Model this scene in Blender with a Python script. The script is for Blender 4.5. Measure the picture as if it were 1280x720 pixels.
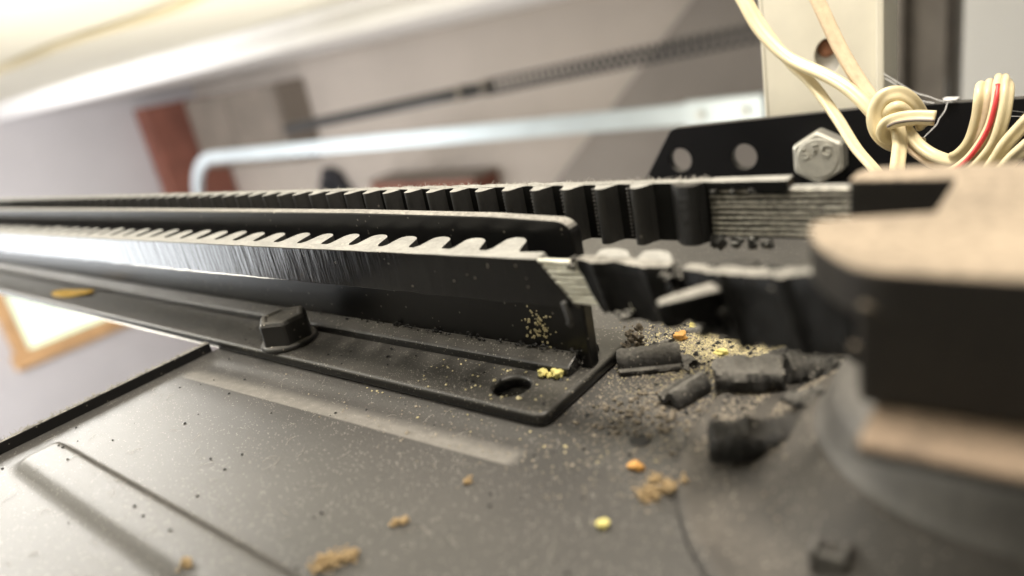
import bpy, bmesh, math, random
from mathutils import Vector, Matrix, noise

# ------------------------------------------------------------------ scene, camera, light
scene = bpy.context.scene
for o in list(bpy.data.objects):
    bpy.data.objects.remove(o, do_unlink=True)
COL = scene.collection
random.seed(7)
S = 0.001                                   # all lengths below are millimetres

cam_d = bpy.data.cameras.new('camera')
cam = bpy.data.objects.new('camera', cam_d)
COL.objects.link(cam)
cam.matrix_world = Matrix(((0.7788, -0.0721, 0.6231, 0.0),
                           (0.5992, 0.3788, -0.7053, 0.0),
                           (-0.1851, 0.9226, 0.3382, 0.0553),
                           (0, 0, 0, 1)))
cam_d.sensor_width = 36.0
cam_d.lens = 24.3
cam_d.clip_start = 0.002
cam_d.clip_end = 60.0
cam_d.dof.use_dof = True
cam_d.dof.focus_distance = 0.130
cam_d.dof.aperture_fstop = 9.8
scene.camera = cam

world = bpy.data.worlds.new('World')
scene.world = world
world.use_nodes = True
bg = world.node_tree.nodes['Background']
bg.inputs[0].default_value = (1.0, 0.97, 0.93, 1)
bg.inputs[1].default_value = 0.025

def area(name, loc, target, size, power, color, size_y=None):
    d = bpy.data.lights.new(name, 'AREA')
    d.energy = power
    d.color = color
    d.size = size
    if size_y:
        d.shape = 'RECTANGLE'
        d.size_y = size_y
    o = bpy.data.objects.new(name, d)
    COL.objects.link(o)
    o.location = loc
    o.rotation_euler = (Vector(target) - Vector(loc)).to_track_quat('-Z', 'Y').to_euler()
    return o

# warm bulb over the opener; the other area lights are added, unseen fills
area('ceiling_wash_fill', (-1.05, 0.0, -0.45), (-1.05, 0.10, 0.3), 0.4, 16.5, (1.0, 0.93, 0.78))  # added upward light that brightens the ceiling, hidden below the housing plate
area('room_wash_fill', (-1.6, 1.0, -1.0), (-1.6, 1.6, 0.2), 0.5, 16.0, (1.0, 0.94, 0.84))  # added unseen light that brightens ceiling and side wall
area('overhead_bulb', (-0.035, 0.10, 0.25), (-0.035, 0.10, 0.0), 0.07, 1.05, (1.0, 0.91, 0.79))
area('near_left_fill', (-0.24, -0.03, 0.22), (-0.18, 0.0, 0.0), 0.10, 0.25, (1.0, 0.96, 0.90))  # added fill for the lower left of the plate
area('plate_sheen_fill', (-0.80, 0.06, 0.255), (-0.80, 0.06, 0.0), 0.40, 9.0, (1.0, 0.97, 0.92))  # added out of view at the mirror point to give the plate its sheen
area('end_wall_fill', (-3.2, -0.6, 0.2), (-5.6, 0.8, -1.4), 0.6, 205.0, (0.99, 0.98, 1.0))  # added light that brightens the end wall, no fitting built

scene.view_settings.view_transform = 'Standard'
scene.view_settings.look = 'None'
scene.view_settings.exposure = 0.0
scene.view_settings.gamma = 1.0
scene.render.engine = 'CYCLES'
scene.cycles.use_denoising = True
scene.cycles.max_bounces = 6

# ------------------------------------------------------------------ materials
MATS = {}
def mat_new(name):
    m = bpy.data.materials.new(name)
    m.use_nodes = True
    MATS[name] = m
    nt = m.node_tree
    return m, nt, nt.nodes['Principled BSDF']

def noise_node(nt, scale, detail=3.0, rough=0.55):
    g = nt.nodes.new('ShaderNodeNewGeometry')
    n = nt.nodes.new('ShaderNodeTexNoise')
    n.inputs['Scale'].default_value = scale
    n.inputs['Detail'].default_value = detail
    n.inputs['Roughness'].default_value = rough
    nt.links.new(g.outputs['Position'], n.inputs['Vector'])
    return n

def ramp(nt, src, a, b, va=0.0, vb=1.0):
    r = nt.nodes.new('ShaderNodeMapRange')
    r.inputs['From Min'].default_value = a
    r.inputs['From Max'].default_value = b
    r.inputs['To Min'].default_value = va
    r.inputs['To Max'].default_value = vb
    nt.links.new(src, r.inputs['Value'])
    return r.outputs['Result']

def math_n(nt, op, a, b=None, clamp=False):
    n = nt.nodes.new('ShaderNodeMath')
    n.operation = op
    n.use_clamp = clamp
    for i, v in enumerate((a, b)):
        if v is None:
            continue
        if isinstance(v, (int, float)):
            n.inputs[i].default_value = v
        else:
            nt.links.new(v, n.inputs[i])
    return n.outputs[0]

def mix_col(nt, fac, a, b):
    n = nt.nodes.new('ShaderNodeMix')
    n.data_type = 'RGBA'
    if isinstance(fac, (int, float)):
        n.inputs[0].default_value = fac
    else:
        nt.links.new(fac, n.inputs[0])
    for i, v in ((6, a), (7, b)):
        if isinstance(v, tuple):
            n.inputs[i].default_value = v + (1,) if len(v) == 3 else v
        else:
            nt.links.new(v, n.inputs[i])
    return n.outputs[2]

def bump(nt, bsdf, height, strength, dist):
    b = nt.nodes.new('ShaderNodeBump')
    b.inputs['Strength'].default_value = strength
    b.inputs['Distance'].default_value = dist
    nt.links.new(height, b.inputs['Height'])
    nt.links.new(b.outputs[0], bsdf.inputs['Normal'])

def dusty(name, base, dust, base_rough=0.4, up=0.8, all_over=0.1, z0=0.35, z1=0.9, nscale=900, specks=0.0,
          speck_col=(0.55, 0.5, 0.42), bump_s=0.25, bump_d=0.00006, metallic=0.0, spec=0.5, patch=120, patch_amt=0.5, dust_rough=0.9, con=(0.45, 1.15), speck_scale=1300):
    """paint, rubber or metal with dust that has settled on the faces that look up"""
    m, nt, p = mat_new(name)
    geo = nt.nodes.new('ShaderNodeNewGeometry')
    sep = nt.nodes.new('ShaderNodeSeparateXYZ')
    nt.links.new(geo.outputs['Normal'], sep.inputs[0])
    upf = ramp(nt, sep.outputs[2], z0, z1, all_over, up)
    n1 = noise_node(nt, nscale, 5, 0.7)
    n2 = noise_node(nt, patch, 3)
    f = math_n(nt, 'MULTIPLY', upf, ramp(nt, n1.outputs[0], 0.3, 0.62, con[0], con[1]))
    f = math_n(nt, 'MULTIPLY', f, ramp(nt, n2.outputs[0], 0.3, 0.7, 1 - patch_amt, 1.0), True)
    col = mix_col(nt, f, base, dust)
    if specks > 0:
        v = nt.nodes.new('ShaderNodeTexVoronoi')
        v.inputs['Scale'].default_value = speck_scale
        nt.links.new(geo.outputs['Position'], v.inputs['Vector'])
        near = math_n(nt, 'LESS_THAN', v.outputs['Distance'], 0.3)
        sc = nt.nodes.new('ShaderNodeSeparateColor')
        nt.links.new(v.outputs['Color'], sc.inputs[0])
        pick = math_n(nt, 'GREATER_THAN', sc.outputs[0], 1.0 - specks)
        mask = math_n(nt, 'MULTIPLY', near, pick)
        mask = math_n(nt, 'MULTIPLY', mask, ramp(nt, sep.outputs[2], 0.0, 0.5, 0.25, 0.8))
        col = mix_col(nt, mask, col, speck_col)
    nt.links.new(col, p.inputs['Base Color'])
    nt.links.new(ramp(nt, f, 0, 0.8, base_rough, dust_rough), p.inputs['Roughness'])
    p.inputs['Metallic'].default_value = metallic
    p.inputs['Specular IOR Level'].default_value = spec
    bump(nt, p, n1.outputs[0], bump_s, bump_d)
    return m

def plain(name, col, rough=0.5, metallic=0.0, var=0.12, nscale=60, bump_s=0.0, emit=0.0, emit_col=None, spec=0.5, bump_d=0.0005):
    m, nt, p = mat_new(name)
    n = noise_node(nt, nscale, 4)
    dark = tuple(c * (1 - var) for c in col)
    light = tuple(min(1, c * (1 + var)) for c in col)
    nt.links.new(mix_col(nt, ramp(nt, n.outputs[0], 0.3, 0.7), dark, light), p.inputs['Base Color'])
    p.inputs['Roughness'].default_value = rough
    p.inputs['Metallic'].default_value = metallic
    p.inputs['Specular IOR Level'].default_value = spec
    if emit:
        p.inputs['Emission Color'].default_value = (emit_col or col) + (1,)
        p.inputs['Emission Strength'].default_value = emit
    if bump_s:
        bump(nt, p, n.outputs[0], bump_s, bump_d)
    return m

dusty('plate_paint', (0.018, 0.0178, 0.0174), (0.18, 0.172, 0.160), 0.33, 0.46, 0.06, 0.2, 0.95, 4500, 0.14, speck_scale=2600, speck_col=(0.36, 0.34, 0.31), patch=35, patch_amt=0.35, bump_s=0.35, dust_rough=0.46, con=(0.35, 1.25))
dusty('rail_paint', (0.010, 0.0098, 0.0095), (0.18, 0.17, 0.15), 0.30, 0.42, 0.01, 0.3, 0.95, 3000, 0.20, speck_scale=2400, speck_col=(0.36, 0.34, 0.29), patch=80, patch_amt=0.4, dust_rough=0.7)
dusty('web_paint', (0.006, 0.006, 0.0065), (0.38, 0.365, 0.33), 0.32, 0.95, 0.01, 0.45, 0.9, 1200, 0.05, patch=200, patch_amt=0.25, spec=0.35)
dusty('belt_rubber', (0.006, 0.006, 0.006), (0.40, 0.395, 0.365), 0.42, 0.92, 0.01, 0.4, 0.9, 1600, 0.015, patch=300, patch_amt=0.3, spec=0.15, con=(0.72, 1.12))
dusty('tooth_rubber', (0.016, 0.0155, 0.015), (0.40, 0.395, 0.365), 0.45, 0.92, 0.05, 0.4, 0.9, 1600, 0.02, patch=300, patch_amt=0.3, con=(0.72, 1.12))
dusty('debris_rubber', (0.012, 0.0115, 0.011), (0.34, 0.325, 0.29), 0.45, 0.68, 0.04, 0.15, 0.95, 1500, 0.10, patch=420, patch_amt=0.5, bump_s=1.0, bump_d=0.0006, speck_scale=2200)
dusty('clean_rubber', (0.010, 0.010, 0.010), (0.20, 0.18, 0.15), 0.42, 0.25, 0.01, 0.3, 0.95, 1500, 0.02, patch=300, patch_amt=0.7, bump_s=0.9, bump_d=0.0005)
dusty('torn_rubber', (0.006, 0.006, 0.006), (0.40, 0.385, 0.345), 0.42, 0.92, 0.01, 0.4, 0.9, 1600, 0.015, patch=300, patch_amt=0.5, spec=0.15)
dusty('cover_plastic', (0.018, 0.017, 0.016), (0.42, 0.345, 0.26), 0.55, 0.98, 0.04, 0.15, 0.95, 1100, 0.0, patch=110, patch_amt=0.35, spec=0.25)
dusty('hub_plastic', (0.075, 0.073, 0.070), (0.20, 0.19, 0.17), 0.42, 0.6, 0.3, 0.0, 0.9, 900, 0.0, patch=150, patch_amt=0.5)
dusty('boss_paint', (0.022, 0.021, 0.020), (0.20, 0.178, 0.15), 0.55, 0.45, 0.06, 0.2, 0.95, 2500, 0.14, speck_scale=2200, speck_col=(0.34, 0.31, 0.26), patch=150, patch_amt=0.6)
dusty('bracket_paint', (0.006, 0.006, 0.007), (0.20, 0.19, 0.17), 0.45, 0.6, 0.0, 0.5, 0.9, 700, 0.0, patch=150, spec=0.2)
dusty('bolt_black', (0.014, 0.0135, 0.013), (0.20, 0.185, 0.155), 0.40, 0.6, 0.03, 0.5, 0.98, 2000, 0.1, patch=300, patch_amt=0.3)
dusty('lip_plastic', (0.018, 0.017, 0.016), (0.30, 0.225, 0.16), 0.55, 0.95, 0.03, 0.25, 0.92, 1100, 0.0, patch=90, patch_amt=0.25, spec=0.25)
plain('cord_fibre', (0.80, 0.79, 0.68), 0.38, 0.0, 0.25, 2500, 0.3, bump_d=0.0001)
plain('cord_grey', (0.52, 0.50, 0.44), 0.38, 0.3, 0.5, 1500, 0.3, bump_d=0.0001)
plain('dot_grey', (0.13, 0.125, 0.12), 0.5, 0.0, 0.2, 900)
plain('zinc', (0.60, 0.59, 0.53), 0.40, 0.45, 0.10, 500, 0.15, bump_d=0.0001)
plain('cream_paint', (0.72, 0.69, 0.58), 0.45, 0.0, 0.05, 90)
plain('wire_plastic', (0.70, 0.605, 0.385), 0.36, 0.0, 0.08, 400, 0.1, bump_d=0.0002)
plain('wire_pink', (0.70, 0.55, 0.38), 0.4, 0.0, 0.12, 600)
plain('wire_red', (0.62, 0.05, 0.05), 0.4, 0.0, 0.1, 600)
plain('wire_grey', (0.20, 0.17, 0.15), 0.5, 0.0, 0.1, 600)
plain('rust', (0.42, 0.20, 0.12), 0.7, 0.3, 0.3, 900)
plain('yellow_grain', (0.74, 0.66, 0.24), 0.85, 0.0, 0.15, 2500, 0.3, bump_d=0.0002)
plain('orange_grain', (0.62, 0.33, 0.09), 0.6, 0.0, 0.2, 2500, 0.3, bump_d=0.0002)
plain('gold_dust', (0.60, 0.53, 0.31), 0.6, 0.0, 0.3, 1500)
plain('tan_fluff', (0.42, 0.31, 0.17), 0.95, 0.0, 0.25, 1500)
plain('grey_dust', (0.33, 0.29, 0.23), 0.9, 0.0, 0.4, 900)
plain('brown_dirt', (0.17, 0.145, 0.11), 0.95, 0.0, 0.5, 900)
plain('lint', (0.44, 0.42, 0.38), 0.9, 0.0, 0.1, 900)
plain('black_crumb', (0.012, 0.012, 0.012), 0.6, 0.0, 0.3, 1500)
plain('web_silk', (0.75, 0.75, 0.75), 0.6, 0.0, 0.1, 900)
plain('ochre_leaf', (0.62, 0.38, 0.05), 0.6, 0.0, 0.35, 700)
plain('ceiling_paint', (0.80, 0.77, 0.66), 0.9, 0.0, 0.03, 3)
plain('wall_paint', (0.45, 0.40, 0.35), 0.9, 0.0, 0.06, 2)
plain('end_wall_paint', (0.49, 0.47, 0.47), 0.85, 0.0, 0.05, 2)
plain('floor_concrete', (0.50, 0.49, 0.50), 0.6, 0.0, 0.08, 3)
plain('white_trim', (0.82, 0.81, 0.80), 0.5, 0.0, 0.03, 5)
plain('galvanised', (0.52, 0.58, 0.61), 0.35, 0.55, 0.06, 12)
plain('spring_steel', (0.05, 0.05, 0.055), 0.5, 0.5, 0.2, 30)
plain('shadow_taupe', (0.24, 0.215, 0.19), 0.85, 0.0, 0.10, 2)  # wall shadow put into this colour
plain('brick_red', (0.20, 0.075, 0.050), 0.9, 0.0, 0.2, 8)
plain('brown_box', (0.20, 0.17, 0.14), 0.85, 0.0, 0.15, 5)
plain('dark_thing', (0.02, 0.02, 0.025), 0.7, 0.0, 0.1, 5)
plain('steel_brown', (0.17, 0.15, 0.13), 0.6, 0.2, 0.2, 25)
plain('cabinet_grey', (0.82, 0.81, 0.79), 0.6, 0.0, 0.03, 3)
plain('window_wood', (0.50, 0.30, 0.14), 0.6, 0.0, 0.15, 8)
plain('window_light', (0.30, 0.42, 0.26), 0.3, 0.0, 0.5, 4, emit=1.0, emit_col=(0.90, 1.0, 0.80))
plain('door_light', (0.9, 0.95, 1.0), 0.3, 0.0, 0.02, 3, emit=6.0, emit_col=(0.93, 0.97, 1.0))
plain('housing_side', (0.02, 0.02, 0.02), 0.5, 0.0, 0.1, 20)

def bead_sheen():  # sheen along the pressed bead, painted into the plate colour
    nt = MATS['plate_paint'].node_tree
    p = nt.nodes['Principled BSDF']
    g = nt.nodes.new('ShaderNodeNewGeometry')
    sp = nt.nodes.new('ShaderNodeSeparateXYZ')
    nt.links.new(g.outputs['Position'], sp.inputs[0])
    x, y = sp.outputs[0], sp.outputs[1]
    yc = math_n(nt, 'ADD', math_n(nt, 'MULTIPLY', x, 0.0307), 0.0556 + 0.146 * 0.0307)
    d = math_n(nt, 'SUBTRACT', y, yc)
    a = ramp(nt, d, -0.0002, 0.0002)
    b = ramp(nt, d, 0.0022, 0.0050, 1.0, 0.0)
    c = ramp(nt, x, -0.150, -0.146)
    e = ramp(nt, x, -0.060, -0.0575, 1.0, 0.0)
    f = math_n(nt, 'MULTIPLY', math_n(nt, 'MULTIPLY', a, b), math_n(nt, 'MULTIPLY', c, e))
    n = noise_node(nt, 500, 4)
    f = math_n(nt, 'MULTIPLY', f, ramp(nt, n.outputs[0], 0.3, 0.7, 0.30, 0.50))
    old = p.inputs['Base Color'].links[0].from_socket
    nt.links.new(mix_col(nt, f, old, (0.42, 0.40, 0.36)), p.inputs['Base Color'])
bead_sheen()

# the long belt's outer face carries slanted moulding marks
def belt_back():
    m = dusty('belt_back', (0.006, 0.006, 0.0065), (0.40, 0.395, 0.365), 0.17, 0.92, 0.01, 0.4, 0.9, 1600, 0.02, patch=250, patch_amt=0.3, bump_s=0.08, con=(0.72, 1.12))
    nt = m.node_tree
    p = nt.nodes['Principled BSDF']
    g = nt.nodes.new('ShaderNodeNewGeometry')
    mp = nt.nodes.new('ShaderNodeMapping')
    mp.inputs['Rotation'].default_value = (0, math.radians(-38), 0)
    nt.links.new(g.outputs['Position'], mp.inputs[0])
    mp.inputs['Scale'].default_value = (1.0, 1.0, 0.12)
    w = nt.nodes.new('ShaderNodeTexNoise')
    w.inputs['Scale'].default_value = 420
    w.inputs['Detail'].default_value = 4
    w.inputs['Roughness'].default_value = 0.65
    nt.links.new(mp.outputs[0], w.inputs[0])
    b = nt.nodes.new('ShaderNodeBump')
    b.inputs['Strength'].default_value = 0.42
    b.inputs['Distance'].default_value = 0.0003
    nt.links.new(w.outputs[0], b.inputs['Height'])
    old = p.inputs['Normal'].links[0].from_socket
    nt.links.new(old, b.inputs['Normal'])
    nt.links.new(b.outputs[0], p.inputs['Normal'])
belt_back()

# ------------------------------------------------------------------ mesh helpers (millimetres in, metres out)
def wloc(o):
    v = Vector((0, 0, 0))
    while o is not None:
        v += o.location
        o = o.parent
    return v

def tag(o, label=None, cat=None, group=None, kind=None):
    if label: o['label'] = label
    if cat: o['category'] = cat
    if group: o['group'] = group
    if kind: o['kind'] = kind
    return o

def empty(name, loc, label, cat, group=None):
    o = bpy.data.objects.new(name, None)
    o.empty_display_size = 0.005
    COL.objects.link(o)
    o.location = Vector(loc) * S
    return tag(o, label, cat, group)

def link(name, me, mat, parent=None, origin=None):
    """origin in metres, world"""
    if mat and not me.materials:
        me.materials.append(MATS[mat])
    o = bpy.data.objects.new(name, me)
    COL.objects.link(o)
    if parent:
        o.parent = parent
    return o

class MB:
    def __init__(self):
        self.v = []
        self.f = []
    def add(self, vs, fs):
        b = len(self.v)
        self.v += [tuple(p) for p in vs]
        self.f += [tuple(i + b for i in q) for q in fs]
    def box(self, x0, x1, y0, y1, z0, z1):
        self.add([(x0, y0, z0), (x1, y0, z0), (x1, y1, z0), (x0, y1, z0), (x0, y0, z1), (x1, y0, z1), (x1, y1, z1), (x0, y1, z1)],
                 [(0, 3, 2, 1), (4, 5, 6, 7), (0, 1, 5, 4), (1, 2, 6, 5), (2, 3, 7, 6), (3, 0, 4, 7)])
    def prism(self, poly, axis, a, b):
        """poly of 2D points extruded along axis: x -> (y,z), y -> (x,z), z -> (x,y)"""
        n = len(poly)
        def P(p, t):
            return (t, p[0], p[1]) if axis == 'x' else (p[0], t, p[1]) if axis == 'y' else (p[0], p[1], t)
        vs = [P(p, a) for p in poly] + [P(p, b) for p in poly]
        fs = [tuple(range(n)), tuple(range(2 * n - 1, n - 1, -1))]
        fs += [(i, (i + 1) % n + 0, (i + 1) % n + n, i + n) for i in range(n)]
        self.add(vs, fs)
    def loft(self, rings, closed=True, caps=True):
        n = len(rings[0])
        b = len(self.v)
        for r in rings:
            self.v += [tuple(p) for p in r]
        for k in range(len(rings) - 1):
            for i in range(n if closed else n - 1):
                j = (i + 1) % n
                self.f.append((b + k * n + i, b + k * n + j, b + (k + 1) * n + j, b + (k + 1) * n + i))
        if caps and closed:
            self.f.append(tuple(b + i for i in range(n - 1, -1, -1)))
            e = b + (len(rings) - 1) * n
            self.f.append(tuple(e + i for i in range(n)))
    def lathe(self, c, prof, seg=48):
        self.loft([[(c[0] + r * math.cos(2 * math.pi * i / seg), c[1] + r * math.sin(2 * math.pi * i / seg), z) for i in range(seg)] for r, z in prof])
    def blob(self, c, r, sub=1, jag=0.3, sq=(1, 1, 1), seed=0):
        bm = bmesh.new()
        bmesh.ops.create_icosphere(bm, subdivisions=sub, radius=1)
        rs = random.Random(seed)
        off = Vector((rs.uniform(-50, 50), rs.uniform(-50, 50), rs.uniform(-50, 50)))
        vs = []
        for v in bm.verts:
            k = 1 + jag * noise.noise(v.co * 1.6 + off) * 1.6
            vs.append((c[0] + v.co.x * r * k * sq[0], c[1] + v.co.y * r * k * sq[1], c[2] + v.co.z * r * k * sq[2]))
        fs = [tuple(v.index for v in f.verts) for f in bm.faces]
        bm.free()
        self.add(vs, fs)
    def mesh(self, name, off=Vector((0, 0, 0)), smooth=False, fix=True):
        me = bpy.data.meshes.new(name)
        me.from_pydata([(x * S - off.x, y * S - off.y, z * S - off.z) for x, y, z in self.v], [], self.f)
        if fix:
            bm = bmesh.new()
            bm.from_mesh(me)
            bmesh.ops.recalc_face_normals(bm, faces=bm.faces)
            bm.to_mesh(me)
            bm.free()
        if smooth:
            for p in me.polygons:
                p.use_smooth = True
        me.update()
        return me
    def build(self, name, mat, parent=None, smooth=False, bevel=0, seg=2, at=None, fix=True, auto=None):
        """at: world base point in mm for the object's own origin"""
        base = Vector(at) * S if at is not None else (wloc(parent) if parent else Vector((0, 0, 0)))
        me = self.mesh(name, base, smooth or auto is not None, fix)
        o = link(name, me, mat, parent)
        o.location = base - (wloc(parent) if parent else Vector((0, 0, 0)))
        if bevel:
            b = o.modifiers.new('bevel', 'BEVEL')
            b.width = bevel * S
            b.segments = seg
            b.limit_method = 'ANGLE'
            b.angle_limit = math.radians(35)
            b.harden_normals = False
        if auto is not None:
            bm = bmesh.new(); bm.from_mesh(me)
            for e in bm.edges:
                if len(e.link_faces) == 2 and e.calc_face_angle(0) > math.radians(auto):
                    e.smooth = False
            bm.to_mesh(me); bm.free()
        return o

def curve_plate(name, outer, holes, thick, bevel, matrix, mat, parent):
    """flat plate with real holes: 2D filled curve turned into a mesh; matrix places it in mm"""
    cu = bpy.data.curves.new(name, 'CURVE')
    cu.dimensions = '2D'
    cu.fill_mode = 'BOTH'
    cu.extrude = thick / 2 - bevel
    cu.bevel_depth = bevel
    cu.bevel_resolution = 2
    cu.offset = -bevel
    for loop in [outer] + holes:
        sp = cu.splines.new('POLY')
        sp.points.add(len(loop) - 1)
        for pt, q in zip(sp.points, loop):
            pt.co = (q[0], q[1], 0, 1)
        sp.use_cyclic_u = True
    tmp = bpy.data.objects.new(name + '_tmp', cu)
    COL.objects.link(tmp)
    bpy.context.view_layer.update()
    me = bpy.data.meshes.new_from_object(tmp.evaluated_get(bpy.context.evaluated_depsgraph_get()))
    bpy.data.objects.remove(tmp, do_unlink=True)
    me.name = name
    me.materials.clear()
    me.transform(Matrix.Scale(S, 4) @ matrix)
    me.transform(Matrix.Translation(-wloc(parent)))
    return link(name, me, mat, parent)

def circle(cx, cy, r, n=28, ry=None):
    return [(cx + r * math.cos(2 * math.pi * i / n), cy + (ry or r) * math.sin(2 * math.pi * i / n)) for i in range(n)]

def catmull(pts, sub=8):
    P = [Vector(p) for p in pts]
    P = [P[0] * 2 - P[1]] + P + [P[-1] * 2 - P[-2]]
    out = []
    for i in range(1, len(P) - 2):
        for k in range(sub):
            t = k / sub
            out.append(0.5 * ((2 * P[i]) + (-P[i - 1] + P[i + 1]) * t + (2 * P[i - 1] - 5 * P[i] + 4 * P[i + 1] - P[i + 2]) * t * t
                              + (-P[i - 1] + 3 * P[i] - 3 * P[i + 1] + P[i + 2]) * t ** 3))
    out.append(P[-2])
    return out

def sweep(mb, path, prof, side_hint):
    """prof: 2D points (side, up); the side axis lies across side_hint"""
    rings = []
    for i, p in enumerate(path):
        t = (path[min(i + 1, len(path) - 1)] - path[max(i - 1, 0)]).normalized()
        sd = t.cross(Vector(side_hint)).normalized()
        upv = sd.cross(t).normalized()
        rings.append([p + sd * a + upv * b for a, b in prof])
    mb.loft(rings)

def lerp_path(table, x):
    """table of rows (x, ...) sorted by x -> the interpolated rest of the row"""
    if x <= table[0][0]:
        return table[0][1:]
    for a, b in zip(table, table[1:]):
        if x <= b[0]:
            t = (x - a[0]) / (b[0] - a[0])
            t2 = t
            return tuple(p + (q - p) * t2 for p, q in zip(a[1:], b[1:]))
    return table[-1][1:]

def sstep(a, b, x):
    t = max(0.0, min(1.0, (x - a) / (b - a)))
    return t * t * (3 - 2 * t)

# ------------------------------------------------------------------ the room behind (blurred)
def struct(name, mb, mat):
    o = mb.build(name, mat)
    o['kind'] = 'structure'
    return o

m = MB(); m.box(-5700, 2500, -4000, 3100, 265, 300); struct('ceiling', m, 'ceiling_paint')
m = MB(); m.box(-5700, 2500, 3000, 3100, -2300, 264); struct('wall_side', m, 'wall_paint')
m = MB(); m.box(-5700, -5600, -4000, 2999, -2300, 264); struct('wall_end', m, 'end_wall_paint')
m = MB(); m.box(-5700, 2500, -4000, 3100, -2400, -2301); struct('floor', m, 'floor_concrete')

t = empty('white_soffit', (-2000, 2300, 165), 'long white boxed soffit under the ceiling along the garage wall', 'soffit')
m = MB(); m.box(-5598, 2400, 1612, 2998, 165, 264); m.build('casing', 'white_trim', t, bevel=14, seg=3)
m = MB(); m.box(-5598, 2400, 1596, 1611, 156, 200); m.build('edge_strip', 'white_trim', t, bevel=5)

# ceiling wire
m = MB()
pth = catmull([(-3600, 800, 256), (-2700, 870, 256), (-2100, 850, 255), (-1700, 900, 252), (-1350, 880, 254), (-900, 905, 256), (-300, 900, 257)], 10)
sweep(m, pth, [(9 * math.cos(a), 7 * math.sin(a)) for a in [i * math.pi / 4 for i in range(8)]], (0, 0, 1))
o = m.build('ceiling_wire', 'wire_plastic', smooth=True, at=(-2100, 850, 255))
tag(o, 'thin yellowish wire running along the cream ceiling at top left', 'wire')
m = MB()
pth = catmull([(-2900, 840, 256), (-2200, 820, 256), (-1750, 860, 250), (-1400, 845, 250), (-1000, 870, 256)], 10)
sweep(m, pth, [(8 * math.cos(a), 6 * math.sin(a)) for a in [i * math.pi / 4 for i in range(8)]], (0, 0, 1))
o = m.build('ceiling_wire', 'wire_plastic', smooth=True, at=(-2000, 830, 255))
tag(o, 'second yellow wire looping just beside the long ceiling wire', 'wire')

# brick pier in the corner, boxes on the side wall
t = empty('brick_pier', (-5500, 2730, -2300), 'dark red brick pier in the far corner left of the silver track bend', 'pier')
m = MB(); m.box(-5590, -5400, 2480, 2985, -2290, 60); m.build('shaft', 'brick_red', t)
for zz in (-560, -330, -90):
    m = MB(); m.box(-5399, -5385, 2500 + (zz % 90), 2960 - (zz % 70), zz, zz + 150); m.build('brick_course', 'brick_red', t, bevel=4)
t = empty('wall_cupboard', (-4750, 2900, -500), 'taupe wall cupboard hung beside the red brick pier', 'cupboard')
m = MB(); m.box(-5340, -4130, 2760, 2998, -470, 52); m.build('carcass', 'brown_box', t, bevel=5)
m = MB(); m.box(-5320, -4760, 2745, 2759, -455, 40); m.build('door', 'brown_box', t, bevel=3)
m = MB(); m.box(-4745, -4150, 2745, 2759, -455, 40); m.build('door', 'brown_box', t, bevel=3)
t = empty('shelf_box', (-4200, 2850, -900), 'reddish brown low box on the wall below the silver track', 'box')
m = MB(); m.box(-3450, -2580, 2780, 2998, -900, -640); m.build('body', 'brick_red', t, bevel=8)
m = MB(); m.box(-3470, -2560, 2765, 2998, -639, -625); m.build('lid', 'brown_box', t, bevel=4)
t = empty('wall_hook', (-4000, 2950, -720), 'black blurred hook plate on the wall under the track', 'hook')
m = MB(); m.prism([(-4180, -760), (-3900, -760), (-3980, -600), (-4090, -560)], 'y', 2900, 2999); m.build('plate', 'dark_thing', t, bevel=10)
m = MB(); m.box(-4080, -4000, 2840, 2899, -720, -640); m.build('peg', 'dark_thing', t, bevel=10)

# added dark board in the shape of a shadow slanting across the side wall
t = empty('shadow_board', (-600, 2950, -2300), 'dark taupe board standing for a slanted shadow on the wall behind the spring', 'board')
m = MB(); m.prism([(-3900, -2290), (-1200, 120), (1600, 120), (1600, -2290)], 'y', 2900, 2960); m.build('shadow_sheet', 'shadow_taupe', t, bevel=3)
m = MB(); m.prism([(-600, -2290), (-600, 119), (-520, 119), (-520, -2290)], 'y', 2880, 2899); m.build('shadow_strip', 'shadow_taupe', t, bevel=3)

# galvanised door track
t = empty('door_track', (-1500, 1500, -190), 'shiny galvanised door track that bends down at its far left end', 'track')
pth = [Vector((x, 1520, -188)) for x in (400, 0, -500, -1000, -1600, -2200, -2850)]
for a in range(5, 91, 5):
    pth.append(Vector((-2850 - 260 * math.sin(math.radians(a)), 1520, -188 - 260 + 260 * math.cos(math.radians(a)))))
pth += [Vector((-3110, 1520, -700)), Vector((-3110, 1520, -2250))]
m = MB()
prof = [(-13, -23), (13, -23), (13, -17), (-6, -17), (-6, 17), (13, 17), (13, 23), (-13, 23)]
rings = []
for i, p in enumerate(pth):
    tg = (pth[min(i + 1, len(pth) - 1)] - pth[max(i - 1, 0)]).normalized()
    upv = Vector((0, 1, 0)).cross(tg).normalized()
    rings.append([p + Vector((0, 1, 0)) * a + upv * b for a, b in prof])
m.loft(rings)
m.build('channel', 'galvanised', t)
m = MB(); m.box(-700, -520, 1488, 1506, -222, -156); m.build('splice_plate', 'galvanised', t, bevel=3)
for xx in (-660, -560):
    m = MB(); m.lathe((xx, 0), [(9, 0), (9, 6), (5, 8)], 12)
    m.v = [(x, 1488 - z, -188 + y) for x, y, z in m.v]
    m.build('carriage_bolt', 'zinc', t)

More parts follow.
